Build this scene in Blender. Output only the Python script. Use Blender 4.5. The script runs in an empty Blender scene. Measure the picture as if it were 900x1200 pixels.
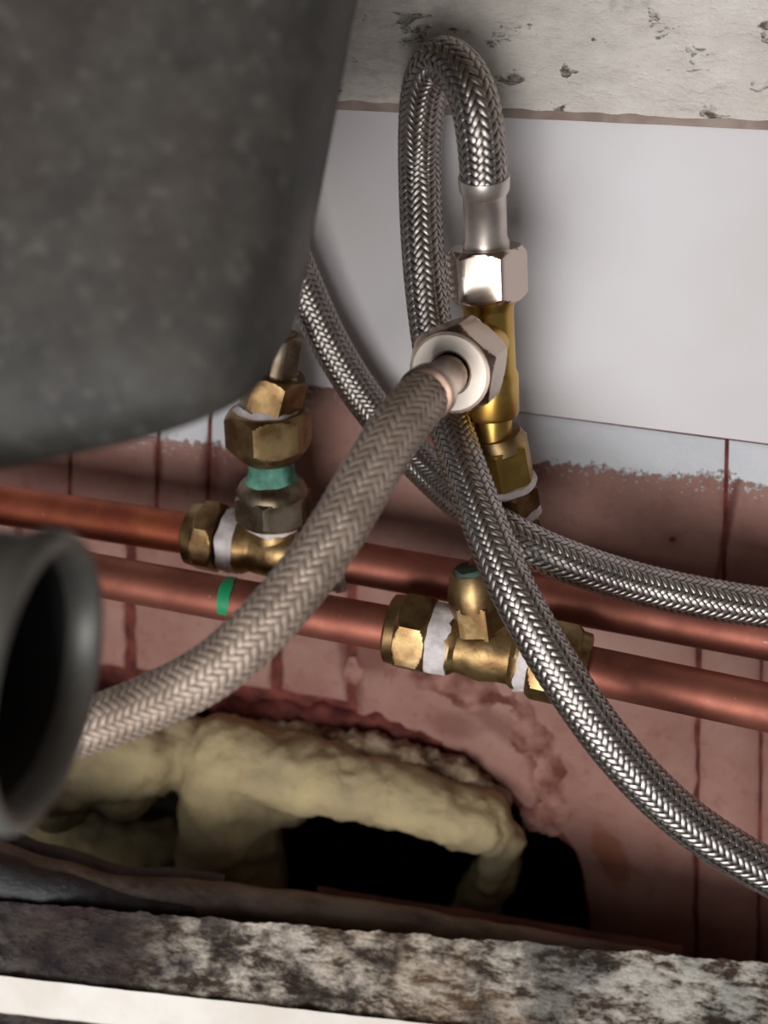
import bpy, bmesh, math, random
import numpy as np
from mathutils import Vector, Matrix, noise
random.seed(7)
S = bpy.context.scene
COL = S.collection
# ------------------------------------------------------------------ camera
F = 1300.0                                   # focal length in pixels of a 900x1200 frame
pt, yw, rl = math.radians(25), math.radians(14), math.radians(3)
fwd = Vector((-math.sin(yw)*math.cos(pt), math.cos(yw)*math.cos(pt), -math.sin(pt)))
r0 = Vector((math.cos(yw), math.sin(yw), 0))
u0 = r0.cross(fwd)
R_ = r0*math.cos(rl) + u0*math.sin(rl)
U_ = -r0*math.sin(rl) + u0*math.cos(rl)
CAM = Vector((0.1, -0.361, 0.45))
cd = bpy.data.cameras.new('camera'); cam = bpy.data.objects.new('camera', cd); COL.objects.link(cam)
cam.matrix_world = Matrix.Translation(CAM) @ Matrix((R_, U_, -fwd)).transposed().to_4x4()
cd.sensor_fit = 'HORIZONTAL'; cd.sensor_width = 36; cd.lens = 36*F/900
cd.clip_start = 0.01; cd.clip_end = 50
cd.dof.use_dof = True; cd.dof.focus_distance = 0.325; cd.dof.aperture_fstop = 12
S.camera = cam
# ------------------------------------------------------------------ world, lights, exposure
w = bpy.data.worlds.new('world'); S.world = w; w.use_nodes = True
bg = w.node_tree.nodes['Background']; bg.inputs[0].default_value = (0.95, 0.97, 1.0, 1); bg.inputs[1].default_value = 0.12
def area(name, loc, target, sx, sy, power, col):
    d = bpy.data.lights.new(name, 'AREA'); d.shape = 'RECTANGLE'; d.size = sx; d.size_y = sy; d.energy = power; d.color = col
    o = bpy.data.objects.new(name, d); COL.objects.link(o); o.location = loc
    o.rotation_euler = (Vector(target)-Vector(loc)).to_track_quat('-Z', 'Y').to_euler()
    return o
area('window_light', (0.04, -1.05, 0.17), (0.06, 0, 0.30), 0.55, 0.46, 7.8, (1.0, 0.985, 0.97))
area('room_light', (-0.05, -1.1, 0.62), (0.1, -0.05, 0.36), 0.4, 0.4, 1.3, (0.93, 0.97, 1.0))
S.view_settings.view_transform = 'Standard'; S.view_settings.look = 'None'
S.view_settings.gamma = 1; S.view_settings.use_curve_mapping = False; S.view_settings.exposure = 0.09

# ------------------------------------------------------------------ placing helpers
def ray(px, py): return fwd + R_*((px-450)/F) + U_*((600-py)/F)
def P(px, py, y):                              # point of the plane Y = y
    d = ray(px, py); return CAM + d*((y-CAM.y)/d.y)
def D(px, py, dep): return CAM + ray(px, py)*dep
def depth(p): return (p-CAM).dot(fwd)
def rad(wpx, p): return wpx/2*depth(p)/F

def thing(name, label, cat, loc, group=None):
    o = bpy.data.objects.new(name, None); COL.objects.link(o); o.location = loc; o.empty_display_size = .01
    o['label'] = label; o['category'] = cat
    if group: o['group'] = group
    return o
ORI = {}
def mesh_obj(name, verts, faces, mat, parent=None, label=None, kind=None, smooth=35, uvs=None, origin=None):
    vs = [Vector(v) for v in verts]
    if origin is None:
        if parent is not None: origin = Vector(ORI.get(parent.name, parent.location))
        else:
            n = len(vs); st = max(1, n//500); q = vs[::st]
            origin = Vector((sum(v.x for v in q)/len(q), sum(v.y for v in q)/len(q), min(v.z for v in vs)))
    me = bpy.data.meshes.new(name); me.from_pydata([tuple(v-origin) for v in vs], [], faces)
    if uvs is not None:
        ul = me.uv_layers.new(name='UVMap')
        li = np.empty(len(me.loops), dtype=np.int32); me.loops.foreach_get('vertex_index', li)
        ul.data.foreach_set('uv', np.asarray(uvs, dtype=np.float32)[li].ravel())
    me.materials.append(mat)
    if smooth is not None:
        if smooth >= 180: me.polygons.foreach_set('use_smooth', [True]*len(me.polygons))
        else:
            bm = bmesh.new(); bm.from_mesh(me); bmesh.ops.recalc_face_normals(bm, faces=bm.faces)
            th = math.radians(smooth)
            for f in bm.faces: f.smooth = True
            for e in bm.edges:
                if len(e.link_faces) == 2 and e.calc_face_angle(0) > th: e.smooth = False
            bm.to_mesh(me); bm.free()
    o = bpy.data.objects.new(name, me); COL.objects.link(o)
    if parent is not None: o.parent = parent; ORI[o.name] = tuple(origin)
    else: o.location = origin; ORI[o.name] = tuple(origin)
    if label: o['label'] = label
    if kind: o['kind'] = kind
    return o
def frame(ax):
    ax = ax.normalized(); a = Vector((0, 0, 1)) if abs(ax.z) < .9 else Vector((1, 0, 0))
    x = a.cross(ax).normalized(); return x, ax.cross(x)
def lathe(name, rings, mat, parent, axis=None, n=48, cap0=True, cap1=True, label=None, wob=0, wf=300, smooth=35, **k):
    c0 = rings[0][0]; c1 = rings[-1][0]
    if axis is None: axis = c1-c0
    x, y = frame(axis); vs = []; fs = []
    for c, r in rings:
        for i in range(n):
            a = 2*math.pi*i/n; v = c + (x*math.cos(a)+y*math.sin(a))*r
            if wob: v = v + (v-c).normalized()*wob*noise.noise(v*wf) + axis.normalized()*wob*noise.noise(v*wf+Vector((9, 3, 1)))
            vs.append(v)
    for j in range(len(rings)-1):
        for i in range(n):
            i2 = (i+1) % n; fs.append((j*n+i, j*n+i2, (j+1)*n+i2, (j+1)*n+i))
    if cap0: fs.append(tuple(range(n))[::-1])
    if cap1: fs.append(tuple((len(rings)-1)*n+i for i in range(n)))
    return mesh_obj(name, vs, fs, mat, parent, label, smooth=smooth, **k)
def nut_mesh(c0, c1, rf, rin, rot=0, ch0=1, ch1=1, sides=6, k=.55):
    ax = (c1-c0); L = ax.length; ax = ax.normalized(); x, y = frame(ax)
    n = sides*16; prof = []
    ck = rf*.17
    ts = [0, .25, .5, .75, 1.]
    rows = [(0, 'i0')]
    for t in ts: rows.append((t*ck, 0))
    for t in ts[::-1]: rows.append((L-t*ck, 1))
    vs = []; fs = []
    def ring(t, fn):
        for i in range(n):
            a = 2*math.pi*i/n; vs.append(c0+ax*t+(x*math.cos(a+rot)+y*math.sin(a+rot))*fn(a))
    def hexr(a):
        seg = 2*math.pi/sides; m = (a % seg)-seg/2
        return rf/math.cos(m)*(1-.012*(abs(m)/(seg/2))**8)
    ring(0, lambda a: rin)
    for t in ts: ring(t*ck, (lambda a, t=t: min(hexr(a), rf*.97+t*ck*1.0) if ch0 else hexr(a)))
    for t in ts[::-1]: ring(L-t*ck, (lambda a, t=t: min(hexr(a), rf*.97+t*ck*1.0) if ch1 else hexr(a)))
    ring(L, lambda a: rin)
    m = len(vs)//n
    for j in range(m-1):
        for i in range(n):
            i2 = (i+1) % n; fs.append((j*n+i, j*n+i2, (j+1)*n+i2, (j+1)*n+i))
    for i in range(n):
        i2 = (i+1) % n; fs.append(((m-1)*n+i, (m-1)*n+i2, i2, i))
    return vs, fs
def nut(name, c0, c1, rf, rin, mat, parent, rot=0, label=None, **k):
    vs, fs = nut_mesh(c0, c1, rf, rin, rot, **k)
    return mesh_obj(name, vs, fs, mat, parent, label, smooth=22)
def spline(pts, n=24):
    pts = [Vector(p) for p in pts]; pts = [pts[0]*2-pts[1]]+pts+[pts[-1]*2-pts[-2]]
    out = []
    for i in range(1, len(pts)-2):
        p0, p1, p2, p3 = pts[i-1:i+3]
        for j in range(n):
            t = j/n
            out.append(.5*((2*p1)+(-p0+p2)*t+(2*p0-5*p1+4*p2-p3)*t*t+(-p0+3*p1-3*p2+p3)*t**3))
    out.append(pts[-2]); return out
def resample(pts, ds):
    a = np.array([tuple(p) for p in pts]); 
    for _ in range(30): a[1:-1] = .5*a[1:-1]+.25*(a[:-2]+a[2:])
    s = np.concatenate([[0], np.cumsum(np.linalg.norm(np.diff(a, axis=0), axis=1))])
    n = int(s[-1]/ds); q = np.linspace(0, s[-1], n+1)
    return q, np.stack([np.interp(q, s, a[:, k]) for k in range(3)], 1)
def frames(C):
    T = np.gradient(C, axis=0); T /= np.linalg.norm(T, axis=1)[:, None]
    N = np.zeros_like(T); x, _ = frame(Vector(T[0])); N[0] = x
    for i in range(1, len(T)):
        v = N[i-1]-T[i]*np.dot(N[i-1], T[i]); N[i] = v/np.linalg.norm(v)
    return T, N, np.cross(T, N)
def tube(name, pts, r, mat, parent=None, n=20, ds=.002, rf=None, label=None, wob=0, wf=120, kind=None, **k):
    q, C = resample(pts, ds); T, N, B = frames(C); vs = []; fs = []
    for i in range(len(C)):
        rr = rf(i/(len(C)-1)) if rf else r
        for j in range(n):
            a = 2*math.pi*j/n; v = Vector(C[i]+(N[i]*math.cos(a)+B[i]*math.sin(a))*rr)
            if wob: v += (v-Vector(C[i])).normalized()*wob*noise.noise(v*wf)
            vs.append(v)
    for i in range(len(C)-1):
        for j in range(n): j2 = (j+1) % n; fs.append((i*n+j, i*n+j2, (i+1)*n+j2, (i+1)*n+j))
    fs.append(tuple(range(n))[::-1]); fs.append(tuple((len(C)-1)*n+j for j in range(n)))
    return mesh_obj(name, vs, fs, mat, parent, label, kind, smooth=50, **k)
def braid(name, pts, r, mat, parent, L=.034, n=12, amp=.00022, cover=.93, w_sp=3, seed=0):
    cs = L/(2*n); ds = cs/w_sp
    q, C = resample(pts, ds); T, N, B = frames(C); S_ = q[-1]
    al = math.atan2(2*math.pi*r, L); wid = 2*math.pi*r/n*math.cos(al)*cover
    rng = np.random.RandomState(seed)
    ws = np.array([-.5, -.3, 0, .3, .5]); hb = np.array([-.00016, -.00002, .00005, -.00002, -.00016])
    vs = []; fs = []; uv = []; base = 0
    m = len(q); ks = len(ws)
    idx = (np.arange(m-1)[:, None]*ks+np.arange(ks-1)[None, :])
    quad = np.stack([idx, idx+1, idx+ks+1, idx+ks], -1).reshape(-1, 4)
    for d in (1, -1):
        for i in range(n):
            jit = rng.uniform(-.05, .05)
            th = 2*math.pi*(i+jit)/n + d*2*math.pi*q/L
            u = (2*i + d*2*n*q/L) - .5
            f = np.clip(np.cos(2*math.pi*u/4)*1.5, -1, 1)*d
            rr = r + amp*f
            P_ = []
            for w_, h in zip(ws, hb):
                s2 = np.clip(q - d*math.sin(al)*w_*wid, 0, S_); t2 = th + math.cos(al)*w_*wid/r
                c = np.stack([np.interp(s2, q, C[:, k]) for k in range(3)], 1)
                nn = np.stack([np.interp(s2, q, N[:, k]) for k in range(3)], 1); bb = np.stack([np.interp(s2, q, B[:, k]) for k in range(3)], 1)
                P_.append(c + (nn*np.cos(t2)[:, None]+bb*np.sin(t2)[:, None])*(rr+h)[:, None])
            P_ = np.stack(P_, 1).reshape(-1, 3); vs.append(P_)
            uu = np.tile(ws+.5, m); vv = np.repeat(q/ .01, ks)+i*.37; uv.append(np.stack([uu, vv], 1))
            qd = quad if d == -1 else quad[:, ::-1]
            fs.append(qd+base); base += m*ks
    vs = np.concatenate(vs); fs = np.concatenate(fs); uv = np.concatenate(uv)
    org = np.array(tuple(parent.location)); me = bpy.data.meshes.new(name)
    me.from_pydata((vs-org).tolist(), [], fs.tolist())
    ul = me.uv_layers.new(name='UVMap'); li = np.empty(len(me.loops), dtype=np.int32); me.loops.foreach_get('vertex_index', li)
    ul.data.foreach_set('uv', uv.astype(np.float32)[li].ravel())
    me.polygons.foreach_set('use_smooth', [True]*len(me.polygons)); me.materials.append(mat)
    o = bpy.data.objects.new(name, me); COL.objects.link(o); o.parent = parent; o['kind'] = 'stuff'
    return o
# ------------------------------------------------------------------ materials
class NT:
    def __init__(s, name):
        s.m = bpy.data.materials.new(name); s.m.use_nodes = True; s.t = s.m.node_tree
        s.b = s.t.nodes['Principled BSDF']; s.geo = s.t.nodes.new('ShaderNodeNewGeometry').outputs['Position']
    def n(s, typ, **kw):
        x = s.t.nodes.new(typ)
        for k, v in kw.items(): setattr(x, k, v)
        return x
    def put(s, sock, v):
        if hasattr(v, 'is_output'): s.t.links.new(v, sock)
        elif v is not None: sock.default_value = v
    def noise(s, scale, detail=4, rough=.55, vec=None, dist=0):
        x = s.n('ShaderNodeTexNoise'); s.put(x.inputs['Vector'], vec or s.geo); x.inputs['Scale'].default_value = scale
        x.inputs['Detail'].default_value = detail; x.inputs['Roughness'].default_value = rough; x.inputs['Distortion'].default_value = dist
        return x.outputs['Fac']
    def vor(s, scale, vec=None, feature='F1'):
        x = s.n('ShaderNodeTexVoronoi', feature=feature); s.put(x.inputs['Vector'], vec or s.geo); x.inputs['Scale'].default_value = scale
        return x.outputs['Distance']
    def ramp(s, fac, *st, interp='LINEAR'):
        x = s.n('ShaderNodeValToRGB'); e = x.color_ramp.elements; x.color_ramp.interpolation = interp
        while len(e) > 1: e.remove(e[-1])
        e[0].position = st[0][0]
        for i, (p, c) in enumerate(st):
            el = e[0] if i == 0 else e.new(p)
            el.color = (c, c, c, 1) if isinstance(c, (int, float)) else (*c, 1)
        s.put(x.inputs[0], fac); return x.outputs[0]
    def mix(s, f, a, b):
        x = s.n('ShaderNodeMix', data_type='RGBA'); s.put(x.inputs[0], f)
        for k, v in ((6, a), (7, b)): s.put(x.inputs[k], (*v, 1) if isinstance(v, tuple) else v)
        return x.outputs[2]
    def math(s, op, a, b=None, c=None):
        x = s.n('ShaderNodeMath', operation=op); s.put(x.inputs[0], a)
        if b is not None: s.put(x.inputs[1], b)
        if c is not None: s.put(x.inputs[2], c)
        return x.outputs[0]
    def mapping(s, sc, vec=None):
        x = s.n('ShaderNodeMapping'); s.put(x.inputs[0], vec or s.geo); x.inputs['Scale'].default_value = sc; return x.outputs[0]
    def sep(s):
        x = s.n('ShaderNodeSeparateXYZ'); s.put(x.inputs[0], s.geo); return x.outputs
    def bump(s, h, dist, strength=1.0):
        x = s.n('ShaderNodeBump'); s.put(x.inputs['Height'], h); x.inputs['Distance'].default_value = dist; x.inputs['Strength'].default_value = strength
        s.t.links.new(x.outputs[0], s.b.inputs['Normal']); return x
    def fin(s, col=None, rough=.5, metal=0, spec=None, **kw):
        s.put(s.b.inputs['Base Color'], (*col, 1) if isinstance(col, tuple) else col)
        s.put(s.b.inputs['Roughness'], rough); s.put(s.b.inputs['Metallic'], metal)
        if spec is not None: s.b.inputs['Specular IOR Level'].default_value = spec
        return s.m
def srgb(r, g, b):
    f = lambda c: (c/255/12.92 if c/255 <= .04045 else ((c/255+.055)/1.055)**2.4)
    return (f(r), f(g), f(b))
def m_steel(name, col, dark, rough, metal=1.0, wires=7):
    t = NT(name); uvn = t.n('ShaderNodeUVMap'); uvn.uv_map = 'UVMap'
    sp = t.n('ShaderNodeSeparateXYZ'); t.put(sp.inputs[0], uvn.outputs[0])
    wv = t.math('SINE', t.math('MULTIPLY', sp.outputs[0], wires*2*math.pi))
    edge = t.math('ABSOLUTE', t.math('SUBTRACT', sp.outputs[0], .5))
    em = t.ramp(edge, (.36, 0.0), (.5, 1.0))
    nz = t.noise(260, 3)
    c = t.mix(t.ramp(nz, (.35, 0.), (.7, 1.)), col, tuple(x*.72 for x in col))
    c = t.mix(em, c, dark)
    if metal < 1: c = t.mix(t.ramp(t.noise(38, 5, .7), (.45, 0.), (.68, .75)), c, srgb(118, 98, 84))
    t.bump(t.math('MULTIPLY', wv, .5), .00005, .4)
    return t.fin(c, rough, metal)
STEEL = m_steel('braided_steel', srgb(192, 183, 177), srgb(52, 45, 43), .33)
AGED = m_steel('weathered_braid', srgb(196, 176, 160), srgb(62, 50, 44), .5, .35, 5)
def m_plain(name, col, rough, metal=0, nz=0, col2=None, sc=150, bump=0, spec=None):
    t = NT(name); c = col
    f = t.noise(sc, 5)
    if col2: c = t.mix(t.ramp(f, (.4, 0.), (.62, 1.)), col, col2)
    if bump: t.bump(f, bump)
    return t.fin(c, rough, metal, spec)
CORE = m_plain('braid_core_rubber', srgb(38, 32, 30), .6)
BRASS = m_plain('bright_brass', srgb(208, 172, 96), .34, 1, col2=srgb(184, 144, 72), sc=90)
DULL = m_plain('tarnished_brass', srgb(172, 146, 104), .42, 1, col2=srgb(126, 98, 66), sc=110, bump=.0002)
BROWNBR = m_plain('brown_tarnished_brass', srgb(160, 132, 92), .4, 1, col2=srgb(98, 74, 52), sc=90, bump=.0002)
CASTBR = m_plain('cast_brass', srgb(178, 150, 104), .45, 1, col2=srgb(132, 104, 70), sc=140, bump=.0003)
NICKEL = m_plain('nickel_plate', srgb(202, 182, 166), .24, 1, col2=srgb(186, 164, 148), sc=60)
BRIGHTN = m_plain('polished_nickel', srgb(214, 198, 186), .16, 1)
PALE = m_plain('pale_nickel_face', srgb(232, 220, 208), .4, 1, col2=srgb(216, 204, 192), sc=80)
NICKDARK = m_plain('worn_nickel', srgb(168, 152, 132), .4, 1, col2=srgb(118, 104, 86), sc=120, bump=.0002)
FERR = m_plain('steel_ferrule', srgb(222, 212, 204), .38, .85, col2=srgb(188, 176, 168), sc=60)
FERRD = m_plain('brown_steel_ferrule', srgb(128, 106, 92), .38, 1, col2=srgb(92, 74, 64), sc=120)
TAPE = m_plain('white_thread_tape', srgb(226, 216, 214), .55, 0, col2=srgb(200, 190, 190), sc=260, bump=.0004)
VERDI = m_plain('verdigris_crust', srgb(120, 190, 165), .7, 0, col2=srgb(34, 66, 64), sc=75, bump=.0004)
GREEN = m_plain('green_marker_paint', srgb(28, 150, 98), .4)
BLACKPL = m_plain('black_plastic', srgb(26, 25, 30), .5)
def m_copper(name, a, b):
    t = NT(name)
    f = t.noise(45, 6, .6); g = t.noise(14, 3)
    c = t.mix(t.ramp(f, (.38, 0.), (.64, 1.)), a, b)
    c = t.mix(t.ramp(g, (.55, 0.), (.72, .6)), c, srgb(118, 62, 52))
    spk = t.ramp(t.noise(520, 2), (.70, 0.), (.76, 1.))
    c = t.mix(t.math('MULTIPLY', spk, .35), c, srgb(225, 190, 175))
    return t.fin(c, t.ramp(f, (.3, .48), (.7, .6)), .78)
COPPER = m_copper('dull_copper', srgb(172, 108, 90), srgb(144, 86, 72))
COPPERO = m_copper('orange_copper', srgb(204, 118, 82), srgb(166, 88, 64))
def m_brick():
    t = NT('painted_brick'); x, y, z = t.sep()
    # white paint brushed down onto the brick to a ragged line (a real paint edge on the wall)
    xs = [(-60, 500), (60, 500), (150, 505), (215, 515), (270, 522), (330, 470), (380, 448), (450, 466), (560, 500), (620, 541), (700, 548), (780, 556), (850, 560), (930, 572), (1000, 580)]
    pts = [P(a, b, 0) for a, b in xs]; x0 = pts[0].x; x1 = pts[-1].x; zz = [p.z for p in pts]; z0 = min(zz)-.002; z1 = max(zz)+.002
    xf = t.math('DIVIDE', t.math('SUBTRACT', x, x0), x1-x0)
    cv = t.ramp(xf, *[((p.x-x0)/(x1-x0), (p.z-z0)/(z1-z0)) for p in pts])
    lim = t.math('MULTIPLY_ADD', cv, z1-z0, z0)
    nz = t.math('MULTIPLY', t.math('SUBTRACT', t.noise(330, 5, .75), .5), .016)
    nz2 = t.math('MULTIPLY', t.math('SUBTRACT', t.noise(60, 2), .5), .006)
    d = t.math('ADD', t.math('SUBTRACT', z, lim), t.math('ADD', nz, nz2))
    paint = t.ramp(t.math('MULTIPLY_ADD', d, 300, .5), (.3, 0.), (.7, 1.))
    spk = t.math('MULTIPLY', t.ramp(t.noise(420, 4, .7), (.56, 0.), (.62, .8)), t.ramp(t.math('MULTIPLY_ADD', d, 120, 1.0), (0., 0.), (.8, 1.)))
    paint = t.math('MAXIMUM', paint, spk)
    n1 = t.noise(26, 5, .6); n2 = t.noise(160, 5, .65); n3 = t.noise(11, 2)
    c = t.mix(t.ramp(n1, (.35, 0.), (.68, 1.)), srgb(156, 117, 106), srgb(134, 93, 83))
    c = t.mix(t.ramp(n2, (.52, 0.), (.75, .55)), c, srgb(120, 66, 58))
    c = t.mix(t.ramp(n3, (.5, 0.), (.72, .6)), c, srgb(166, 132, 120))
    def spot(px, py, ra, rb, soft=.35, tilt=0):
        q = P(px, py, 0); ddx = t.math('SUBTRACT', x, q.x); ddz = t.math('SUBTRACT', z, q.z)
        ca, sa = math.cos(tilt), math.sin(tilt)
        a = t.math('DIVIDE', t.math('ADD', t.math('MULTIPLY', ddx, ca), t.math('MULTIPLY', ddz, sa)), ra)
        b = t.math('DIVIDE', t.math('SUBTRACT', t.math('MULTIPLY', ddz, ca), t.math('MULTIPLY', ddx, sa)), rb)
        rr = t.math('SQRT', t.math('ADD', t.math('MULTIPLY', a, a), t.math('MULTIPLY', b, b)))
        rr = t.math('ADD', rr, t.math('MULTIPLY', t.math('SUBTRACT', t.noise(150, 3), .5), .7))
        return t.ramp(rr, (1-soft, 1.), (1+soft*.3, 0.))
    c = t.mix(t.math('MULTIPLY', spot(716, 1003, .0075, .0165, .3, .45), .85), c, srgb(126, 76, 56))
    c = t.mix(spot(788, 632, .0016, .0016, .8), c, srgb(40, 18, 16))
    c = t.mix(t.math('MULTIPLY', spot(788, 634, .005, .006, .9), .4), c, srgb(90, 40, 36))
    # dark red wet streaks and stains
    for a, b, ra, rb, st, tl in ((640, 950, .0055, .022, .75, -.1), (625, 880, .004, .03, .5, .25), (600, 860, .03, .006, .45, -.5), (152, 740, .0035, .03, .8, 0), (325, 785, .003, .02, .8, 0), (412, 790, .005, .018, .7, .2),
                            (185, 540, .0025, .015, .55, 0), (246, 545, .005, .02, .5, 0), (852, 620, .0018, .03, .7, 0), (430, 770, .012, .01, .5, 0), (530, 850, .012, .008, .4, 0)):
        c = t.mix(t.math('MULTIPLY', spot(a, b, ra*1.15, rb*1.1, .6, tl), min(1, st*1.15)), c, srgb(88, 40, 34))
    c = t.mix(paint, c, t.mix(t.noise(80, 3), srgb(214, 212, 214), srgb(196, 200, 206)))
    h = t.math('ADD', t.math('MULTIPLY', n2, .5), t.math('MULTIPLY', paint, .25))
    t.bump(h, .0009)
    return t.fin(c, .6, 0, .3)
BRICK = m_brick()
MORTAR = m_plain('red_stained_mortar', srgb(112, 56, 48), .75, 0, col2=srgb(78, 36, 32), sc=120, bump=.0012, spec=.2)
RUBBLE = m_plain('broken_render', srgb(154, 112, 101), .8, 0, col2=srgb(98, 56, 47), sc=85, bump=.0012, spec=.2)
def m_wall():
    t = NT('white_plaster'); x, y, z = t.sep()
    c = t.mix(t.ramp(t.noise(9, 3), (.35, 0.), (.7, 1.)), srgb(220, 217, 220), srgb(205, 198, 198))
    sp = t.ramp(t.noise(75, 2), (.76, 0.), (.8, .35)); c = t.mix(sp, c, srgb(150, 140, 135))
    t.bump(t.noise(50, 3), .0003)
    return t.fin(c, .45, 0, .35)
WALL = m_wall()
def m_batten():
    t = NT('flaking_white_paint')
    v = t.mapping((1, 1, 2.2)); n1 = t.noise(55, 6, .65, v); n2 = t.noise(260, 5, .7, v); n3 = t.noise(16, 3)
    c = t.mix(t.ramp(n1, (.35, 0.), (.65, 1.)), srgb(236, 229, 221), srgb(214, 206, 198))
    n4 = t.noise(95, 4, .6, t.mapping((1, 1, 1.8), None), .4); chip = t.ramp(n4, (.61, 0.), (.68, 1.))
    c = t.mix(t.math('MULTIPLY', chip, t.ramp(n2, (.35, .35), (.6, 1.))), c, srgb(96, 80, 66))
    n5 = t.noise(34, 5, .7); c = t.mix(t.ramp(n5, (.63, 0.), (.78, .7)), c, srgb(128, 116, 102))
    cr = t.ramp(t.vor(85, v, 'DISTANCE_TO_EDGE'), (0, 1.), (.02, 0.)); crm = t.math('MULTIPLY', t.ramp(t.noise(60, 6, .8, t.mapping((.5, 1, 2.6)), .8), (.49, 0.), (.5, 1.), (.51, 0.)), t.ramp(n3, (.48, 0.), (.6, .7)))
    crm = 0.0
    # mould around the place where the hose touches
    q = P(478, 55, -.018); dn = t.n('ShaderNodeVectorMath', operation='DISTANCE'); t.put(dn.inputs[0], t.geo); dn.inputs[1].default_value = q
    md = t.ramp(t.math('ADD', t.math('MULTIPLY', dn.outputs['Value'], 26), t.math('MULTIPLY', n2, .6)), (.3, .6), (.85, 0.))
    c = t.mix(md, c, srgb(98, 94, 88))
    h = t.math('SUBTRACT', t.math('ADD', t.math('MULTIPLY', n2, .5), t.math('MULTIPLY', n1, .8)), t.math('ADD', t.math('MULTIPLY', chip, .5), t.math('MULTIPLY', crm, .6)))
    t.bump(h, .0022); return t.fin(c, .6, 0, .3)
BATTEN = m_batten()
def m_rail():
    t = NT('mouldy_chipboard'); x, y, z = t.sep()
    n1 = t.noise(38, 6, .7); n2 = t.noise(150, 6, .75, t.mapping((.5, 1, 1.5))); n3 = t.noise(18, 3)
    c = t.mix(t.ramp(n2, (.42, 0.), (.58, 1.)), srgb(80, 64, 54), srgb(226, 214, 198))
    c = t.mix(t.ramp(n3, (.42, 0.), (.62, .6)), c, srgb(150, 118, 84))
    c = t.mix(t.ramp(n1, (.46, 0.), (.58, .88)), c, srgb(50, 40, 36))
    xx = t.ramp(t.math('MULTIPLY_ADD', t.math('SUBTRACT', x, D(0, 1100, .3).x), 1/.2, t.math('MULTIPLY', t.math('SUBTRACT', n1, .5), .8)), (0., 1.), (.12, 0.))
    c = t.mix(t.math('MULTIPLY', xx, .85), c, srgb(40, 35, 42))
    x2 = t.ramp(t.math('SUBTRACT', x, D(500, 1100, .3).x), (0, 0.), (.07, .6)); c = t.mix(t.math('MULTIPLY', x2, t.ramp(n2, (.42, 0.), (.55, 1.))), c, srgb(206, 205, 196))
    t.bump(t.math('ADD', n2, t.math('MULTIPLY', n1, .6)), .0035); return t.fin(c, .75, 0, .2)
RAIL = m_rail()
LAM = m_plain('white_laminate_edge', srgb(236, 230, 222), .45, 0, col2=srgb(222, 212, 200), sc=40)
def m_sink():
    t = NT('dark_granite_composite'); 
    n1 = t.noise(120, 4, .6); n2 = t.noise(330, 2, .5); n3 = t.noise(20, 3)
    c = t.mix(t.ramp(n1, (.35, 0.), (.65, 1.)), srgb(56, 54, 52), srgb(74, 72, 68))
    c = t.mix(t.ramp(n2, (.58, 0.), (.72, .6)), c, srgb(100, 97, 92))
    c = t.mix(t.ramp(t.vor(130), (.05, .35), (.14, 0.)), c, srgb(112, 108, 104))
    c = t.mix(t.ramp(n3, (.45, 0.), (.7, .4)), c, srgb(80, 66, 58))
    t.bump(n1, .0006); return t.fin(c, .6, 0, .3)
SINK = m_sink()
def m_foam():
    t = NT('yellowed_insulation'); n1 = t.noise(30, 4); n2 = t.noise(140, 5, .7); n3 = t.noise(450, 3)
    c = t.mix(t.ramp(n1, (.35, 0.), (.65, 1.)), srgb(184, 166, 126), srgb(160, 144, 114))
    c = t.mix(t.ramp(n2, (.56, 0.), (.75, .6)), c, srgb(150, 116, 78))
    t.bump(t.math('ADD', n2, t.math('MULTIPLY', n3, .3)), .0009); return t.fin(c, .9, 0, .1)
FOAM = m_foam()
def m_foamg():
    t = NT('dusty_insulation'); n1 = t.noise(90, 5, .7)
    c = t.mix(t.ramp(n1, (.4, 0.), (.65, 1.)), srgb(160, 142, 118), srgb(96, 66, 50))
    t.bump(n1, .002); return t.fin(c, .9, 0, .1)
FOAMG = m_foamg()
DARK = m_plain('cavity_shade_dark', srgb(40, 30, 28), .9, 0, col2=srgb(24, 18, 17), sc=60, bump=.001, spec=.1)  # dark brown carries the void's lack of light in its colour
def m_rub(name, a, b):
    t = NT(name); n1 = t.noise(60, 5, .7, t.mapping((.4, 1, 1))); n2 = t.noise(420, 4, .7)
    c = t.mix(t.ramp(n1, (.42, 0.), (.68, 1.)), a, b); c = t.mix(t.ramp(n2, (.6, 0.), (.75, .35)), c, srgb(150, 140, 132))
    t.bump(t.math('ADD', n1, t.math('MULTIPLY', n2, .4)), .0012); return t.fin(c, .55, 0, .4)
RUB = m_rub('dusty_black_rubber', srgb(40, 40, 42), srgb(76, 74, 74)); RUBG = m_rub('dusty_grey_rubber', srgb(132, 118, 106), srgb(66, 52, 44))
REDB = m_plain('red_brown_board', srgb(112, 68, 56), .7, 0, col2=srgb(84, 48, 42), sc=60, bump=.001)
RIM = m_plain('grey_satin_metal', srgb(136, 134, 129), .42, .4, col2=srgb(124, 122, 117), sc=160)
RIMIN = m_plain('dark_pipe_inside', srgb(40, 38, 37), .6)

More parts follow.
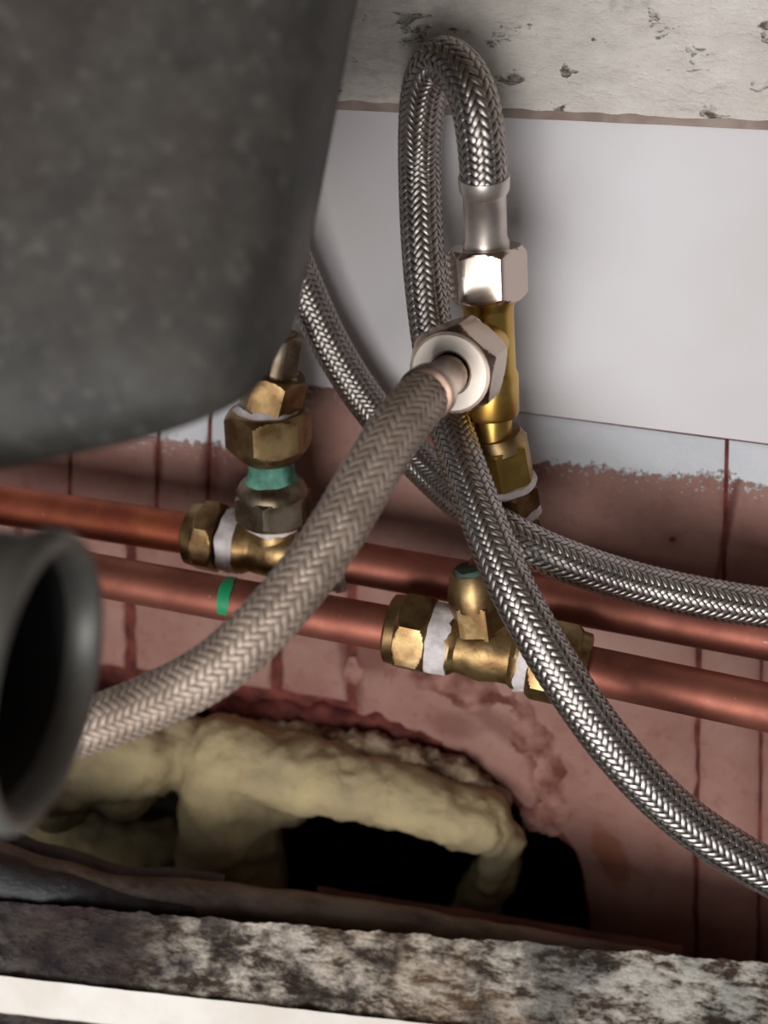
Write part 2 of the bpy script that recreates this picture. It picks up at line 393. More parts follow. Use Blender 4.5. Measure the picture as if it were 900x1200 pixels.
# ------------------------------------------------------------------ structure: walls
def grid_slab(name, quad, yf, yb, mat, parent=None, nu=1, nv=1, amp=0, fr=60, kind=None, label=None):
    """box whose front face is a px quad (tl,tr,br,bl) on plane Y=yf, displaced by noise"""
    tl, tr, br, bl = [P(a, b, yf) for a, b in quad]; vs = []; fs = []
    for j in range(nv+1):
        for i in range(nu+1):
            u, v = i/nu, j/nv
            p = (tl*(1-u)+tr*u)*(1-v)+(bl*(1-u)+br*u)*v
            if amp:
                q = p*fr; p = p+Vector((0, -1, 0))*amp*(noise.fractal(q, .9, 2.1, 5))
                if j in (0, nv): p += Vector((0, .6*amp, 1*amp*noise.noise(q*1.7)))
            vs.append(p)
    for j in range(nv):
        for i in range(nu): a = j*(nu+1)+i; fs.append((a, a+1, a+nu+2, a+nu+1))
    m = len(vs)
    bnd = [i for i in range(nu+1)]+[j*(nu+1)+nu for j in range(1, nv+1)]+[nv*(nu+1)+i for i in range(nu-1, -1, -1)]+[j*(nu+1) for j in range(nv-1, 0, -1)]
    for b in bnd: v = vs[b].copy(); v.y = yb; vs.append(v)
    k = len(bnd)
    for i in range(k): i2 = (i+1) % k; fs.append((bnd[i2], bnd[i], m+i, m+i2))
    fs.append(tuple(m+i for i in range(k)))
    return mesh_obj(name, vs, fs, mat, parent, label, kind, smooth=40)
# upper wall: plaster down to the crack line
crack = lambda x: 452+(x-370)*(.128 if x > 0 else .128)
up = grid_slab('wall_back', [(-420, -520), (1900, -520), (1900, crack(1900)), (-420, crack(-420))], -.003, .03, WALL, None, 80, 1, 0, kind='structure')
bt = grid_slab('trim_1', [(-420, -330), (1900, -250), (1900, 188), (-420, 80)], -.018, -.0025, BATTEN, None, 340, 110, .0006, 140, kind='structure')
grid_slab('trim_shade_strip', [(-420, 76), (1900, 184), (1900, 199), (-420, 91)], -.012, -.0025, m_plain('batten_underside_shade', srgb(158, 142, 132), .7, 0, col2=srgb(134, 114, 102), sc=80), None, 60, 1, .0002, 90, kind='structure')  # strip whose brown colour stands for the shaded line under the batten
# lower brick wall: mortar backing with a hole, bricks as polygons
def poly_slab(name, px, yf, yb, mat, parent, bev=.0016, kind=None, label=None, jag=0, amp=.0006):
    bm = bmesh.new(); pts = [P(a, b, yf) for a, b in px]
    if jag:
        out = []
        for i, p in enumerate(pts):
            q = pts[(i+1) % len(pts)]; n = max(1, int((q-p).length/.006))
            for k in range(n):
                v = p.lerp(q, k/n); v = v+Vector((noise.noise(v*110), 0, noise.noise(v*110+Vector((5, 5, 5)))))*jag
                out.append(v)
        pts = out
    cx = sum((p for p in pts), Vector())/len(pts)
    fr = [bm.verts.new(p) for p in pts]; f = bm.faces.new(fr); bm.normal_update()
    bmesh.ops.inset_individual(bm, faces=[f], thickness=bev, depth=0, use_even_offset=not jag)
    for v in fr: v.co.y += bev*.8
    bk = [bm.verts.new((p.x, yb, p.z)) for p in pts]
    n = len(pts)
    for i in range(n): bm.faces.new((fr[i], fr[(i+1) % n], bk[(i+1) % n], bk[i]))
    bm.faces.new(bk)
    bmesh.ops.triangulate(bm, faces=[x for x in bm.faces if len(x.verts) > 4])
    bm.verts.ensure_lookup_table(); bm.verts.index_update()
    vs = [v.co.copy() for v in bm.verts]; fs = [tuple(v.index for v in x.verts) for x in bm.faces]; bm.free()
    return mesh_obj(name, vs, fs, mat, parent, label, kind, smooth=50)
LW = thing('wall_lower', '', '', P(450, 900, 0)); del LW['label']; del LW['category']; LW['kind'] = 'structure'
# mortar backing around the hole (pieces of one mesh: ring between outer rectangle and hole outline)
hole = [(-60, 850), (60, 800), (190, 822), (300, 838), (420, 852), (545, 893), (615, 952), (680, 1000), (694, 1100), (700, 1300), (-60, 1300)]
def backing():
    y = .0016; vs = []; fs = []
    top = [P(-420, 380, y), P(1300, 530, y)]
    hp = [P(a, b, y) for a, b in hole]
    # top strip fan: columns at each hole x
    tops = [P(a, crack(a)-30, y) for a, b in hole[:-1]]
    n = len(hole)-1
    for p in tops: vs.append(p)
    for p in hp[:-1]: vs.append(p)
    for i in range(n-1): fs.append((i, i+1, n+i+1, n+i))
    # right block
    b = len(vs); vs += [tops[-1], P(1900, 620, y), P(1900, 1500, y), P(700, 1500, y)]; fs.append((b, b+1, b+2, b+3))
    b = len(vs); vs += [P(-500, 310, y), tops[0], hp[0], P(-500, 850, y)]; fs.append((b, b+1, b+2, b+3))
    m = len(vs); back = [Vector((v.x, .12, v.z)) for v in vs]
    vs2 = vs+back; 
    for i in range(n-1): fs.append((n+i, n+i+1, m+n+i+1, m+n+i))
    return vs2, fs
bv, bf = backing()
mesh_obj('mortar', bv, bf, MORTAR, LW, smooth=None)
J = 5
def line_bed(x): return 668+(x-450)*.165       # bed joint hidden behind the upper pipe
def line_b2(x): return 828+(x-400)*.15
ctop = lambda x: crack(x)+(3.5 if x > 800 else 1)
upj = [-400, -200, 84, 186, 246, 852, 1080, 1380, 1650, 1900]
BR = []
for a, b in zip(upj[:-1], upj[1:]):
    g = 2.5
    BR.append(poly_slab('brick', [(a+g, ctop(a)), (b-g, ctop(b)), (b-g-5, line_bed(b)-3), (a+g-5, line_bed(a)-3)], .0, .06, BRICK, LW))
loj = [-400, -200, 20, 151, 322, 412]
for a, b in zip(loj[:-1], loj[1:]):
    g = 5.5
    BR.append(poly_slab('brick', [(a+g, line_bed(a)+3), (b-g, line_bed(b)+3), (b-g, line_b2(b)-6), (a+g, line_b2(a)-6)], random.uniform(-.0008, .0008), .07, BRICK, LW, jag=.0012))
# bricks beside and above the hole
BR.append(poly_slab('brick', [(418, 668), (815, 728), (815, 900), (812, 1100), (810, 1350), (700, 1350), (692, 1100), (688, 1050), (676, 1000), (652, 970), (612, 945), (545, 885), (480, 858), (416, 838)], 0, .07, BRICK, LW, jag=.0015))
BR.append(poly_slab('brick', [(823, 732), (891, 744), (888, 1000), (884, 1350), (815, 1350), (820, 900)], -.0004, .08, BRICK, LW, jag=.0006))
BR.append(poly_slab('brick', [(895, 746), (1350, 818), (1350, 1350), (888, 1350), (892, 1000)], .0004, .08, BRICK, LW, jag=.0006))
# rough mortar ridge over the hole
def ridge(name, px, r0_, mat, yc, parent, wob, wf):
    pts = spline([P(a, b, yc) for a, b in px], 10)
    return tube(name, pts, r0_, mat, parent, 14, .002, wob=wob, wf=wf, rf=lambda t: r0_*(.35+.65*math.sin(math.pi*min(1, max(0, t*.96+.02)))))
ridge('mortar_ridge', [(225, 822), (300, 832), (380, 838), (440, 842), (520, 868)], .0065, MORTAR, .003, LW, .004, 130)
def patch(name, path, wpx, hgt, mat, base=.0025):
    pp = spline([Vector((a, b, 0)) for a, b in path], 8)
    xs = [p.x for p in pp]; ys = [p.y for p in pp]; xa, xb = min(xs)-wpx*2, max(xs)+wpx*2; ya, yb = min(ys)-wpx*2, max(ys)+wpx*2
    nu = int((xb-xa)/3); nv = int((yb-ya)/3); vs = []; fs = []
    for j in range(nv+1):
        for i in range(nu+1):
            a = xa+(xb-xa)*i/nu; b = ya+(yb-ya)*j/nv; p = P(a, b, 0)
            d = min((a-q.x)**2+(b-q.y)**2 for q in pp)**.5/wpx
            f = noise.fractal(p*75, .75, 2.2, 5); g2 = noise.fractal(p*34+Vector((3, 3, 3)), .9, 2.1, 3)
            h = math.exp(-d*d*1.1)*hgt*(.75+.55*f+.5*g2) - base
            vs.append(p+Vector((0, -h, 0)))
    for j in range(nv):
        for i in range(nu):
            a = j*(nu+1)+i; q = (a, a+1, a+nu+2, a+nu+1)
            if min(vs[k].y for k in q) < .0012: fs.append(q)
    return mesh_obj(name, vs, fs, mat, LW, smooth=180)
patch('render_patch', [(425, 800), (470, 790), (530, 800), (590, 830), (630, 880), (648, 950)], 30, .0052, RUBBLE)
# cavity behind the wall
cv = [P(-120, 780, .12), P(760, 900, .12)]
x0, x1 = cv[0].x-.02, cv[1].x+.06; z0, z1 = .0, P(400, 780, 0).z
def box(name, a, b, mat, parent=None, kind=None, label=None):
    (ax, ay, az), (bx, by, bz) = a, b
    vs = [(x, y, z) for x in (ax, bx) for y in (ay, by) for z in (az, bz)]
    fs = [(0, 1, 3, 2), (4, 6, 7, 5), (0, 4, 5, 1), (2, 3, 7, 6), (0, 2, 6, 4), (1, 5, 7, 3)]
    return mesh_obj(name, vs, fs, mat, parent, label, kind, smooth=None)
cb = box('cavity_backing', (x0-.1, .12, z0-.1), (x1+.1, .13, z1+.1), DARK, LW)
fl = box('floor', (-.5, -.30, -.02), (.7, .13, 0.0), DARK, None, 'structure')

# ------------------------------------------------------------------ insulation
def blob(name, spheres, mat, vox=.0020, amp=.0034, fr=40, parent=None, label=None):
    bm = bmesh.new()
    for (px, py, rp, y) in spheres:
        c = P(px, py, y); r = rad(2*rp, c)
        bmesh.ops.create_icosphere(bm, subdivisions=3, radius=r, matrix=Matrix.Translation(c))
    me = bpy.data.meshes.new('t'); bm.to_mesh(me); bm.free(); o = bpy.data.objects.new('t', me); COL.objects.link(o)
    m = o.modifiers.new('r', 'REMESH'); m.mode = 'VOXEL'; m.voxel_size = vox
    s = o.modifiers.new('s', 'SMOOTH'); s.iterations = 7; s.factor = .6
    dg = bpy.context.evaluated_depsgraph_get(); ev = o.evaluated_get(dg).to_mesh()
    vs = []
    nrm = [Vector(v.normal) for v in ev.vertices]
    for v, n in zip(ev.vertices, nrm):
        c = Vector(v.co); vs.append(c+n*(amp*noise.fractal(c*fr, .8, 2.2, 5)+amp*.3*noise.noise(c*fr*4)))
    fs = [tuple(p.vertices) for p in ev.polygons]
    o.evaluated_get(dg).to_mesh_clear(); bpy.data.objects.remove(o)
    return mesh_obj(name, vs, fs, mat, parent, label, smooth=180)
arch = []
def chain(pts, out, n=6):
    for (a, b) in zip(pts[:-1], pts[1:]):
        for k in range(n):
            t = k/n; out.append(tuple(a[i]*(1-t)+b[i]*t for i in range(4)))
    out.append(pts[-1])
chain([(268, 1080, 62, -.008), (275, 1000, 62, -.012), (266, 930, 56, -.016), (262, 885, 50, -.016), (320, 898, 46, -.018), (390, 908, 43, -.02), (455, 930, 40, -.02), (515, 950, 40, -.02), (560, 962, 38, -.016), (592, 985, 26, -.012)], arch)
chain([(592, 985, 22, -.012), (580, 1010, 20, -.01), (570, 1035, 18, -.006)], arch, 3)
arch += [(300, 940, 40, -.014), (335, 935, 34, -.012), (215, 862, 28, -.012)]
chain([(222, 868, 30, -.010), (180, 880, 50, -.016), (110, 878, 62, -.02), (30, 888, 66, -.02), (-60, 900, 60, -.016)], arch)
arch += [(150, 928, 38, -.016), (70, 935, 40, -.016), (185, 915, 22, -.014)]
foam = thing('insulation_foam', 'lumpy yellowed insulation foam bulging in an arch out of the brick hole', 'insulation', P(250, 1075, -.01))
blob('foam_mass', arch, FOAM, parent=foam)
g = []
chain([(290, 862, 18, -.006), (350, 866, 20, -.008), (420, 876, 20, -.008), (480, 892, 22, -.008), (535, 908, 20, -.006), (580, 945, 16, -.006)], g)
blob('dusty_crust', g, FOAMG, vox=.0016, amp=.004, fr=90, parent=foam, label='grey crumbling top layer of the foam')
g = []; chain([(585, 1000, 26, .004), (568, 1040, 28, .012), (555, 1090, 34, .02)], g); blob('foam_drip', g, FOAM, parent=foam)
g = []; chain([(60, 990, 46, .02), (130, 1000, 44, .02), (200, 985, 26, .02)], g); blob('foam_base', g, FOAM, parent=foam)
# soil pipe
pc = P(552, 1092, .0)
sp = thing('soil_pipe', 'black plastic soil pipe coming out of the wall under the foam', 'pipe', P(552, 1230, -.01))
rr = rad(262, pc); ya, yb_ = .11, -.008
cen = lambda y: Vector((pc.x, y, pc.z-.012))
lathe('pipe_wall', [(cen(ya), rr), (cen(yb_), rr), (cen(yb_-.001), rr-.001), (cen(yb_-.001), rr-.003), (cen(yb_), rr-.004), (cen(ya), rr-.004)], BLACKPL, sp, cap0=False, cap1=False, n=64)

# ------------------------------------------------------------------ bottom: tubes, board, rail
def loft(name, L, Rr, mat, parent=None, nu=200, sub=10, amp=0, fr=80, kind=None, label=None, smooth=45):
    """closed cross-section given at two ends as world points"""
    def dens(q):
        out = []
        for i in range(len(q)):
            a, b = q[i], q[(i+1) % len(q)]
            for k in range(sub): out.append(a.lerp(b, k/sub))
        return out
    A, B = dens(L), dens(Rr); m = len(A); vs = []; fs = []
    for i in range(nu+1):
        c = sum((a.lerp(b, i/nu) for a, b in zip(L, Rr)), Vector())/len(L)
        for a, b in zip(A, B):
            p = a.lerp(b, i/nu)
            if amp: p = p+(p-c).normalized()*amp*noise.fractal(p*fr, .8, 2.1, 5)
            vs.append(p)
    for i in range(nu):
        for j in range(m): j2 = (j+1) % m; fs.append((i*m+j, i*m+j2, (i+1)*m+j2, (i+1)*m+j))
    fs.append(tuple(range(m))[::-1]); fs.append(tuple(nu*m+j for j in range(m)))
    return mesh_obj(name, vs, fs, mat, parent, label, kind, smooth=smooth)
def D2(a, b, d): return D(a, b, d*1.27)
rail = thing('chipboard_rail', 'rotten mouldy chipboard rail along the bottom edge with white laminate strip', 'rail', D2(450, 1160, .31))
loft('chipboard_core', [D2(-120, 1047, .305), D2(-120, 1132, .303), D2(-120, 1250, .335), D2(-120, 1160, .352)],
     [D2(1020, 1138, .305), D2(1020, 1262, .303), D2(1020, 1380, .335), D2(1020, 1250, .352)], RAIL, rail, 420, 26, .0016, 130)
loft('laminate_strip', [D2(-120, 1130, .3015), D2(-120, 1172, .302), D2(-120, 1185, .312), D2(-120, 1140, .31)],
     [D2(1020, 1258, .3015), D2(1020, 1300, .302), D2(1020, 1312, .312), D2(1020, 1268, .31)], LAM, rail, 120, 4, .0003, 100, label='white laminate edge')
loft('lower_core', [D2(-120, 1172, .303), D2(-120, 1320, .306), D2(-120, 1320, .32), D2(-120, 1182, .314)],
     [D2(1020, 1300, .303), D2(1020, 1440, .306), D2(1020, 1440, .32), D2(1020, 1310, .314)], RAIL, rail, 200, 10, .001, 130)
pq = [D2(-120, 1320, .306), D2(1020, 1440, .306)]
loft('lower_light_block', [pq[0], Vector((pq[0].x, pq[0].y, .0)), Vector((pq[0].x, pq[0].y+.018, .0)), pq[0]+Vector((0, .018, .002))], [pq[1], Vector((pq[1].x, pq[1].y, .0)), Vector((pq[1].x, pq[1].y+.018, .0)), pq[1]+Vector((0, .018, .002))], RAIL, rail, 20, 2)  # unseen panel, added to stop light passing beneath the rail
bd = loft('wooden_board', [D2(372, 1038, 0.3371), D2(372, 1056, 0.3346), D2(372, 1110, 0.3388), D2(372, 1100, 0.3441)],
     [D2(800, 1108, 0.3318), D2(800, 1128, 0.3297), D2(800, 1180, 0.3353), D2(800, 1170, 0.3388)], REDB, None, 60, 4, .0006, 80, label='red brown board edge lying behind the grey tube at the wall foot')
bd['category'] = 'board'
bt_ = tube('rubber_tube', spline([D2(-80, 975, 0.3155), D2(0, 1012, 0.3180), D2(60, 1030, 0.3160), D2(130, 1046, 0.3178), D2(220, 1052, 0.3196), D2(330, 1062, 0.3213), D2(450, 1076, 0.3220), D2(560, 1094, 0.3220), D2(680, 1112, 0.3220), D2(820, 1140, 0.3220)]),
     .005, RUBG, None, 18, .003, rf=lambda t: .0076*(1-.45*t), wob=.0012, wf=70, label='dusty grey brown tube lying along the top of the mouldy rail')
bt_['category'] = 'tube'
b2 = tube('rubber_tube', spline([D2(-80, 962, 0.3248), D2(0, 990, 0.3248), D2(60, 1012, 0.3255), D2(130, 1030, 0.3266), D2(200, 1037, 0.3283), D2(262, 1040, 0.3301)]),
     .006, RUB, None, 18, .003, rf=lambda t: .0068*(1-.25*t), wob=.0016, wf=70, label='crinkled black rubber tube at bottom left ending behind the grey tube')
b2['category'] = 'tube'
b3 = tube('rubber_tube', spline([D2(-80, 1004, 0.3120), D2(0, 1028, 0.3120), D2(70, 1044, 0.3130), D2(150, 1058, 0.3155), D2(230, 1066, 0.3160)]),
     .004, RUB, None, 18, .003, rf=lambda t: .0084*(1-.75*t**2), wob=.0014, wf=70, label='thick black rubber tube lying against the mouldy rail at bottom left')
b3['category'] = 'tube'

# ------------------------------------------------------------------ copper pipes and tees
YU, YL = -.034, -.058
def U(x): return P(x, 623+(x-215)*(.148 if x < 215 else .181), YU)
def Lp(x): return P(x, 732+(x-440)*(.18 if x < 440 else .211), YL)
RP = .0075
def pipe(a, b, mat, label, name='copper_pipe'):
    n = 40; t = thing(name, label, 'pipe', (a+b)/2)
    lathe('pipe_body', [(a.lerp(b, i/n), RP) for i in range(n+1)], mat, t, n=40)
    return t
p1 = pipe(U(-150), U(262), COPPERO, 'orange copper pipe, upper one, left of the tee')
p2 = pipe(U(385), U(1700), COPPER, 'copper pipe, upper one, running right from the left tee behind the braided hoses')
p3 = pipe(Lp(-150), Lp(505), COPPER, 'copper pipe, lower one, with a green paint mark')
p4 = pipe(Lp(640), Lp(1700), COPPER, 'copper pipe, lower one, running right from the second tee')
def mark(t, a, b, r, mat, lo, hi, seed):
    ax = (b-a); x, y = frame(ax); vs = []; fs = []; n = 14
    toc = (CAM-a); ang0 = math.atan2(toc.dot(y), toc.dot(x))
    for i in range(n+1):
        u = i/n; an = ang0+lo+(hi-lo)*u
        for k in (0, 1):
            q = a if k == 0 else b
            vs.append(q+ax.normalized()*.0012*noise.noise(Vector((u*4, k*9, seed)))+(x*math.cos(an)+y*math.sin(an))*r)
    for i in range(n): fs.append((2*i, 2*i+1, 2*i+3, 2*i+2))
    o = mesh_obj('paint_mark', vs, fs, mat, t, 'green paint mark', smooth=180)
mark(p3, Lp(264), Lp(277), RP+.00012, GREEN, -1.3, 1.1, 3)

def tee(cx, line, Y, label, ln, lt, body, rn, rt, br, mat_n=DULL, stub_top=None):
    """tee fitting on a pipe line; numbers are pixel x along the run"""
    t = thing('tee_fitting', label, 'pipe fitting', line(cx)); ax = (line(cx+50)-line(cx-50)).normalized()
    s = lambda x: line(x)
    R1 = .0108
    # left nut: collar + hex
    if ln:
        lathe('nut_collar', [(s(ln[0]), .0098), (s(ln[0]+3), .0112), (s(ln[0]+14), .0116), (s(ln[0]+15), .0085)], mat_n, t, ax)
        nut('compression_nut', s(ln[0]+13), s(ln[1]), .0118, .008, mat_n, t, rot=.42)
    lathe('thread_tape', [(s(lt[0]), .0088), (s(lt[0]+1), .0112), (s(lt[0]+9), .0118), (s(lt[1]-9), .0114), (s(lt[1]-2), .0112), (s(lt[1]), .009)], TAPE, t, ax, wob=.0009, wf=260)
    a, b = body; n = 14; m = (a+b)/2; prof = []
    for i in range(n+1):
        u = i/n; x = a+(b-a)*u; e = abs(2*u-1)
        prof.append((s(x), .0098+.0012*(e > .72)+.0010*math.exp(-((e)/.35)**2)))
    lathe('tee_body', prof, CASTBR, t, ax, wob=.0003)
    lathe('thread_tape', [(s(rt[0]), .009), (s(rt[0]+2), .0115), (s(rt[1]-4), .0112), (s(rt[1]), .009)], TAPE, t, ax, wob=.0010, wf=260)
    if rn:
        nut('compression_nut', s(rn[0]), s(rn[1]-12), .0118, .008, mat_n, t, rot=.2)
        lathe('nut_collar', [(s(rn[1]-13), .0085), (s(rn[1]-13), .0116), (s(rn[1]-2), .0112), (s(rn[1]), .0095)], mat_n, t, ax)
    return t, ax
t1, ax1 = tee(325, U, YU, 'brass tee fitting with white thread tape on the upper copper pipe', (223, 262), (265, 286), (284, 372), (352, 400), (400, 412), None)
t2, ax2 = tee(570, Lp, YL, 'brass tee fitting on the lower copper pipe behind the crossing hose', (455, 506), (502, 532), (526, 612), (622, 690), (608, 628), None)
# branch of tee 1 (up)
def R(px, py, w, y): p = P(px, py, y); return (p, rad(w, p))
lathe('tee_branch', [R(326, 656, 62, YU), R(323, 634, 60, YU), R(322, 628, 64, YU), R(321.5, 618, 62, YU), R(321, 610, 54, YU)], CASTBR, t1, n=48, wob=.0003)
# cast ridges where the branch meets the run
# left riser
lr = thing('pipe_coupling', 'tarnished brass valve coupling with green verdigris standing on the left tee', 'pipe fitting', P(321, 615, YU))
Y1 = YU
lathe('thread_tape', [R(321, 620, 52, Y1), R(321, 618, 62, Y1), R(321, 610, 66, Y1), R(320.5, 604, 60, Y1)], TAPE, lr, wob=.0012, wf=200)
a, b = P(321, 610, Y1), P(319.5, 574, Y1); nut('swivel_nut', a, b, rad(80, a), .006, NICKDARK, lr, rot=.1, ch1=1)
lathe('nut_shoulder', [R(319.5, 579, 84, Y1), R(319, 573, 84, Y1), R(318.6, 566, 76, Y1), R(318.4, 561, 62, Y1), R(318.4, 561, 40, Y1)], NICKDARK, lr, wob=.0003)
lathe('verdigris_collar', [R(318.6, 562, 64, Y1), R(318.3, 553, 58, Y1), R(318, 545, 54, Y1), R(317, 530, 52, Y1)], VERDI, lr, wob=.0014, wf=150, label='blue green verdigris crust on the pipe')
lathe('nut_shoulder', [R(317, 541, 54, Y1), R(317, 536, 70, Y1), R(316.5, 529, 82, Y1), R(316, 522, 88, Y1), R(315.5, 518, 84, Y1)], DULL, lr)
a, b = P(315.8, 526, Y1), P(313.5, 480, Y1); nut('compression_nut', a, b, rad(90, a), .006, DULL, lr, rot=.02)
lathe('thread_tape', [R(313.5, 488, 60, Y1), R(313.5, 486, 74, Y1), R(313.2, 480, 78, Y1), R(313, 473, 66, Y1)], TAPE, lr, wob=.0014, wf=200)
a, b = P(314, 480, Y1), P(326, 436, Y1); nut('valve_body', a, b, rad(66, a), .005, BROWNBR, lr, rot=.62)
lathe('thread_tape', [R(324, 450, 44, Y1), R(325, 446, 52, Y1), R(326, 438, 50, Y1), R(327, 436, 36, Y1)], TAPE, lr, wob=.0014, wf=200)
a, b = P(323, 444, Y1), P(331, 390, Y1); nut('valve_stem', a, b, rad(43, a), .003, NICKDARK, lr, rot=.3, sides=4, label='squared nickel valve stem')
lathe('stem_cap', [R(334, 400, 26, Y1), R(335, 388, 22, Y1)], BROWNBR, lr)
# branch of tee 2
Y2 = YL
lathe('tee_branch', [R(566, 760, 56, Y2), R(564, 742, 60, Y2), R(562, 735, 64, Y2)], CASTBR, t2, wob=.0003)
a, b = P(563, 744, Y2), P(557, 698, Y2); nut('compression_nut', a, b, rad(58, a), .006, DULL, t2, rot=.5)
lathe('nut_shoulder', [R(558, 706, 64, Y2), R(556, 692, 64, Y2), R(554, 676, 56, Y2), R(552, 668, 46, Y2), R(552, 668, 30, Y2)], DULL, t2, wob=.0003)
lathe('verdigris_collar', [R(553, 673, 50, Y2), R(552, 668, 44, Y2), R(551, 664, 36, Y2)], m_plain('dark_verdigris', srgb(70, 96, 84), .7, 0, col2=srgb(60, 48, 40), sc=140), t2, wob=.0008)
# ------------------------------------------------------------------ right riser
YR = -.045
rz = thing('brass_tee_riser', 'bright brass tee riser standing between the looped hose and white wall', 'pipe fitting', P(602, 612, -.038))
def Rr(px, py, w, y=YR): p = P(px, py, y); return (p, rad(w, p))
AX1 = P(568, 300, YR)-P(577, 500, YR)
lathe('tee_body', [Rr(577, 512, 46), Rr(577, 488, 46), Rr(576.6, 487, 60), Rr(576.5, 482, 64), Rr(575.6, 440, 64), Rr(575.4, 436, 61), Rr(575.2, 434, 59), Rr(572.5, 364, 59), Rr(572.4, 360, 60), Rr(572.2, 354, 66), Rr(572, 348, 67), Rr(572, 345, 60), Rr(571, 330, 40)], BRASS, rz, AX1, n=64)
# lower tilted part
AX2 = P(580, 500, YR+.001)-P(601, 612, -.038)
def q(t):  # along lower axis
    A = P(580, 503, YR+.0005); B = P(602, 616, -.038); return A.lerp(B, t)
def ql(t, w): p = q(t); return (p, rad(w, p))
lathe('nut_shoulder', [ql(.02, 40), ql(.03, 58), ql(.10, 68), ql(.16, 70), ql(.2, 62)], DULL, rz, AX2)
nut('compression_nut', q(.52), q(.10), rad(66, q(.3)), .006, BRASS, rz, rot=.12)
lathe('thread_tape', [ql(.49, 56), ql(.50, 70), ql(.56, 73), ql(.60, 60)], TAPE, rz, AX2, wob=.0007, wf=180)
nut('coupling_body', q(.82), q(.56), rad(64, q(.7)), .006, BROWNBR, rz, rot=.5)
lathe('thread_tape', [ql(.79, 56), ql(.80, 68), ql(.86, 71), ql(.90, 58)], TAPE, rz, AX2, wob=.0007, wf=180)
nut('compression_nut', q(1.08), q(.86), rad(60, q(.95)), .006, BROWNBR, rz, rot=.3)
tube('copper_tail', spline([q(.95), q(1.15), P(585, 660, -.046), P(556, 690, YL)]), .0075, COPPER, rz, 24, .003)
# branch towards the viewer
T0 = P(574, 398, YR); Fc = D(527, 437, .296); AB = (Fc-T0)
Lb = AB.length; abd = AB.normalized()
ap = lambda t: T0+abd*(Lb*t)
lathe('tee_branch', [(ap(.0), .0068), (ap(.30), .0068), (ap(.42), .0074), (ap(.6), .0074)], BRASS, rz, abd)
# ------------------------------------------------------------------ hoses
RH = .0064
def hose_root(label, p): return thing('braided_hose', label, 'hose', p, 'braided flexible hoses')
# hose A
pA = [D(567, 216, .3036), D(566, 190, .3015), D(562, 150, .298), D(554, 112, .297), D(539, 84, .299), D(519, 72, .303), D(502, 88, .309), D(494, 130, .319), D(492, 200, .333), D(496, 300, .337), D(507, 400, .341), D(523, 480, .337), D(545, 550, .325), D(590, 668, .312), D(648, 775, .307), D(722, 880, .307), D(805, 962, .31), D(910, 1027, .313), D(1010, 1070, .316), D(1150, 1120, .32), D(1400, 1180, .325)]
hA = hose_root('shiny steel braided hose looped over the riser and sweeping down to the lower right', D(560, 500, .33))
sA = spline(pA)
braid('wire_braid', sA, RH, STEEL, hA, L=.036, n=16, amp=.0002, seed=1)
tube('inner_tube', sA, RH-.00055, CORE, hA, 16, .003)
FA = lambda py, px, w: Rr(px, py, w)
e0 = D(567, 206, .3025); e1 = P(569.5, 296, YR)
axA = e0-e1; fe = lambda t: e0.lerp(e1, t)
def fr_(t, w): p = fe(t); return (p, rad(w, p))
lathe('ferrule', [fr_(-.0, 50), fr_(.0, 60), fr_(.03, 61), fr_(.17, 59.5), fr_(.21, 55), fr_(.25, 51), fr_(.78, 50.5), fr_(.82, 52), fr_(.87, 56), fr_(.92, 55), fr_(.97, 49), fr_(1.06, 48)], FERR, hA, axA, n=64, cap0=True)
a, b = P(571.5, 350, YR), P(569, 289, YR); nut('union_nut', a, b, rad(84, a), .0055, BRIGHTN, hA, rot=.52)
# hose B
pB = [D(255, 60, .335), D(295, 190, .345), D(345, 310, .362), D(388, 405, .371), D(440, 484, .376), D(510, 560, .366), D(580, 616, .341), D(650, 652, .337), D(740, 682, .343), D(830, 702, .344), D(920, 716, .345), D(1010, 728, .346), D(1200, 752, .345), D(1500, 780, .335)]
hB = hose_root('steel braided hose running from behind the dark sink across the upper pipe to the right', D(510, 560, .37))
sB = spline(pB); braid('wire_braid', sB, RH, STEEL, hB, L=.036, n=16, amp=.0002, seed=2); tube('inner_tube', sB, RH-.00055, CORE, hB, 16, .003)
# hose C
axC = abd
pC = [D(507, 455, .2845), D(492, 470, .280), D(464, 505, .272), D(430, 560, .265), D(388, 632, .260), D(325, 715, .258), D(250, 785, .26), D(165, 828, .265), D(85, 856, .27), D(0, 870, .28), D(-90, 875, .29)]
RC = .0068
hC = hose_root('dull beige weathered braided hose in front leading down left from the brass tee', D(300, 760, .26))
sC = spline(pC); braid('wire_braid', sC, RC, AGED, hC, L=.037, n=16, seed=3, cover=.97, amp=.0002); tube('inner_tube', sC, RC-.00055, CORE, hC, 16, .003)
g0 = Fc - abd*.003; g1 = D(505, 457, .2838); ag = g1-g0
gp = lambda t: g0+ag*t
lathe('ferrule', [(gp(-.2), .0050), (gp(.2), .0052), (gp(.3), .0056), (gp(.4), .0054), (gp(.8), .0056), (gp(1.0), .0072), (gp(1.25), .0074), (gp(1.27), .0066)], FERRD, hC, ag, n=56)
nut('union_nut', Fc-abd*.0145, Fc, .0115, .0056, NICKEL, hC, rot=.45)
lathe('nut_face', [(Fc-abd*.0005, .0106), (Fc+abd*.0004, .0104), (Fc+abd*.0004, .0062), (Fc-abd*.002, .0060)], PALE, hC, abd, cap0=False, cap1=False)
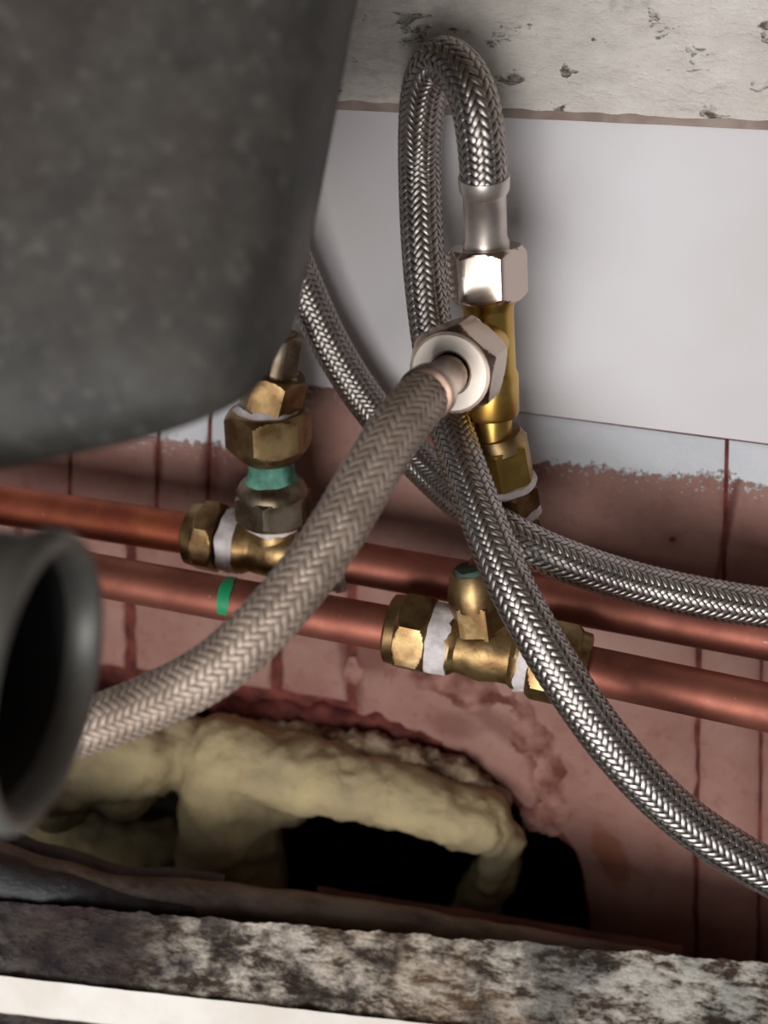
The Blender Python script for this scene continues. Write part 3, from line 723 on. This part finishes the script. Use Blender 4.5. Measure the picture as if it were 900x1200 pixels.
# ------------------------------------------------------------------ sink
ol = [(500, -520), (475, -340), (445, -180), (422, -80), (405, 0), (393, 65), (381, 130), (366, 210), (350, 290), (341, 345), (332, 388), (320, 425), (303, 452), (278, 470), (240, 487), (180, 505), (100, 522), (0, 541), (-150, 565), (-330, 560), (-420, 400), (-440, 100), (-430, -160), (-430, -520)]
cxp = (-20, 150)
def sink():
    n = len(ol); vs = []; fs = []
    sl = spline([Vector((a, b, 0)) for a, b in ol], 4); m = len(sl)
    rows = [(.70, .176), (.86, .178), (.95, .182), (.985, .188), (1., .196), (1.0, .215), (.99, .24), (.93, .255), (.80, .262), (.5, .264)]
    for s, d in rows:
        for p in sl:
            # keep physical outline: move in world plane, not along rays
            w0 = D(p.x, p.y, .2); c = D(cxp[0], cxp[1], .2)
            vs.append(c+(w0-c)*s+Vector((-.25, 1, -.15)).normalized()*(d-.2))
    for j in range(len(rows)-1):
        for i in range(m): i2 = (i+1) % m; fs.append((j*m+i, j*m+i2, (j+1)*m+i2, (j+1)*m+i))
    fs.append(tuple(range(m))); fs.append(tuple((len(rows)-1)*m+i for i in range(m)))
    return mesh_obj('sink_bowl', vs, fs, SINK, None, 'dark grey speckled composite sink bowl filling the upper left', smooth=60)
sk = sink(); sk['category'] = 'sink'
# ------------------------------------------------------------------ waste pipe end
rc = D(44, 796, .172)
nn = (R_*.93*.985 + U_*-.93*.13 - fwd*.07).normalized()
wt = thing('waste_pipe', 'grey metal waste pipe with a flared round rim at the lower left', 'pipe', rc-Vector((0, 0, .024)))
rO = .0236
pr = [(-.12, .0222), (-.006, .0222), (-.003, rO-.0008), (-.0015, rO), (.0006, rO), (.002, rO-.0008), (.0026, rO-.0018), (.0022, rO-.0030), (.0005, rO-.0038), (-.002, rO-.0041), (-.006, rO-.0041)]
lathe('flared_pipe', [(rc+nn*t, r) for t, r in pr], RIM, wt, nn, n=96, cap0=False, cap1=False)
lathe('pipe_lining', [(rc-nn*.003, rO-.0042), (rc-nn*.1, rO-.0045), (rc-nn*.1, .001)], RIMIN, wt, nn, n=64, cap0=False, cap1=True)

# ------------------------------------------------------------------ worktop that carries the sink (above the frame)
wk = box('worktop', (-.5, -.62, .60), (.8, -.004, .64), m_plain('worktop_underside', srgb(120, 100, 84), .7, 0, col2=srgb(96, 80, 68), sc=30), None)
wk['category'] = 'worktop'; wk['label'] = 'raw brown underside of the worktop above the sink'
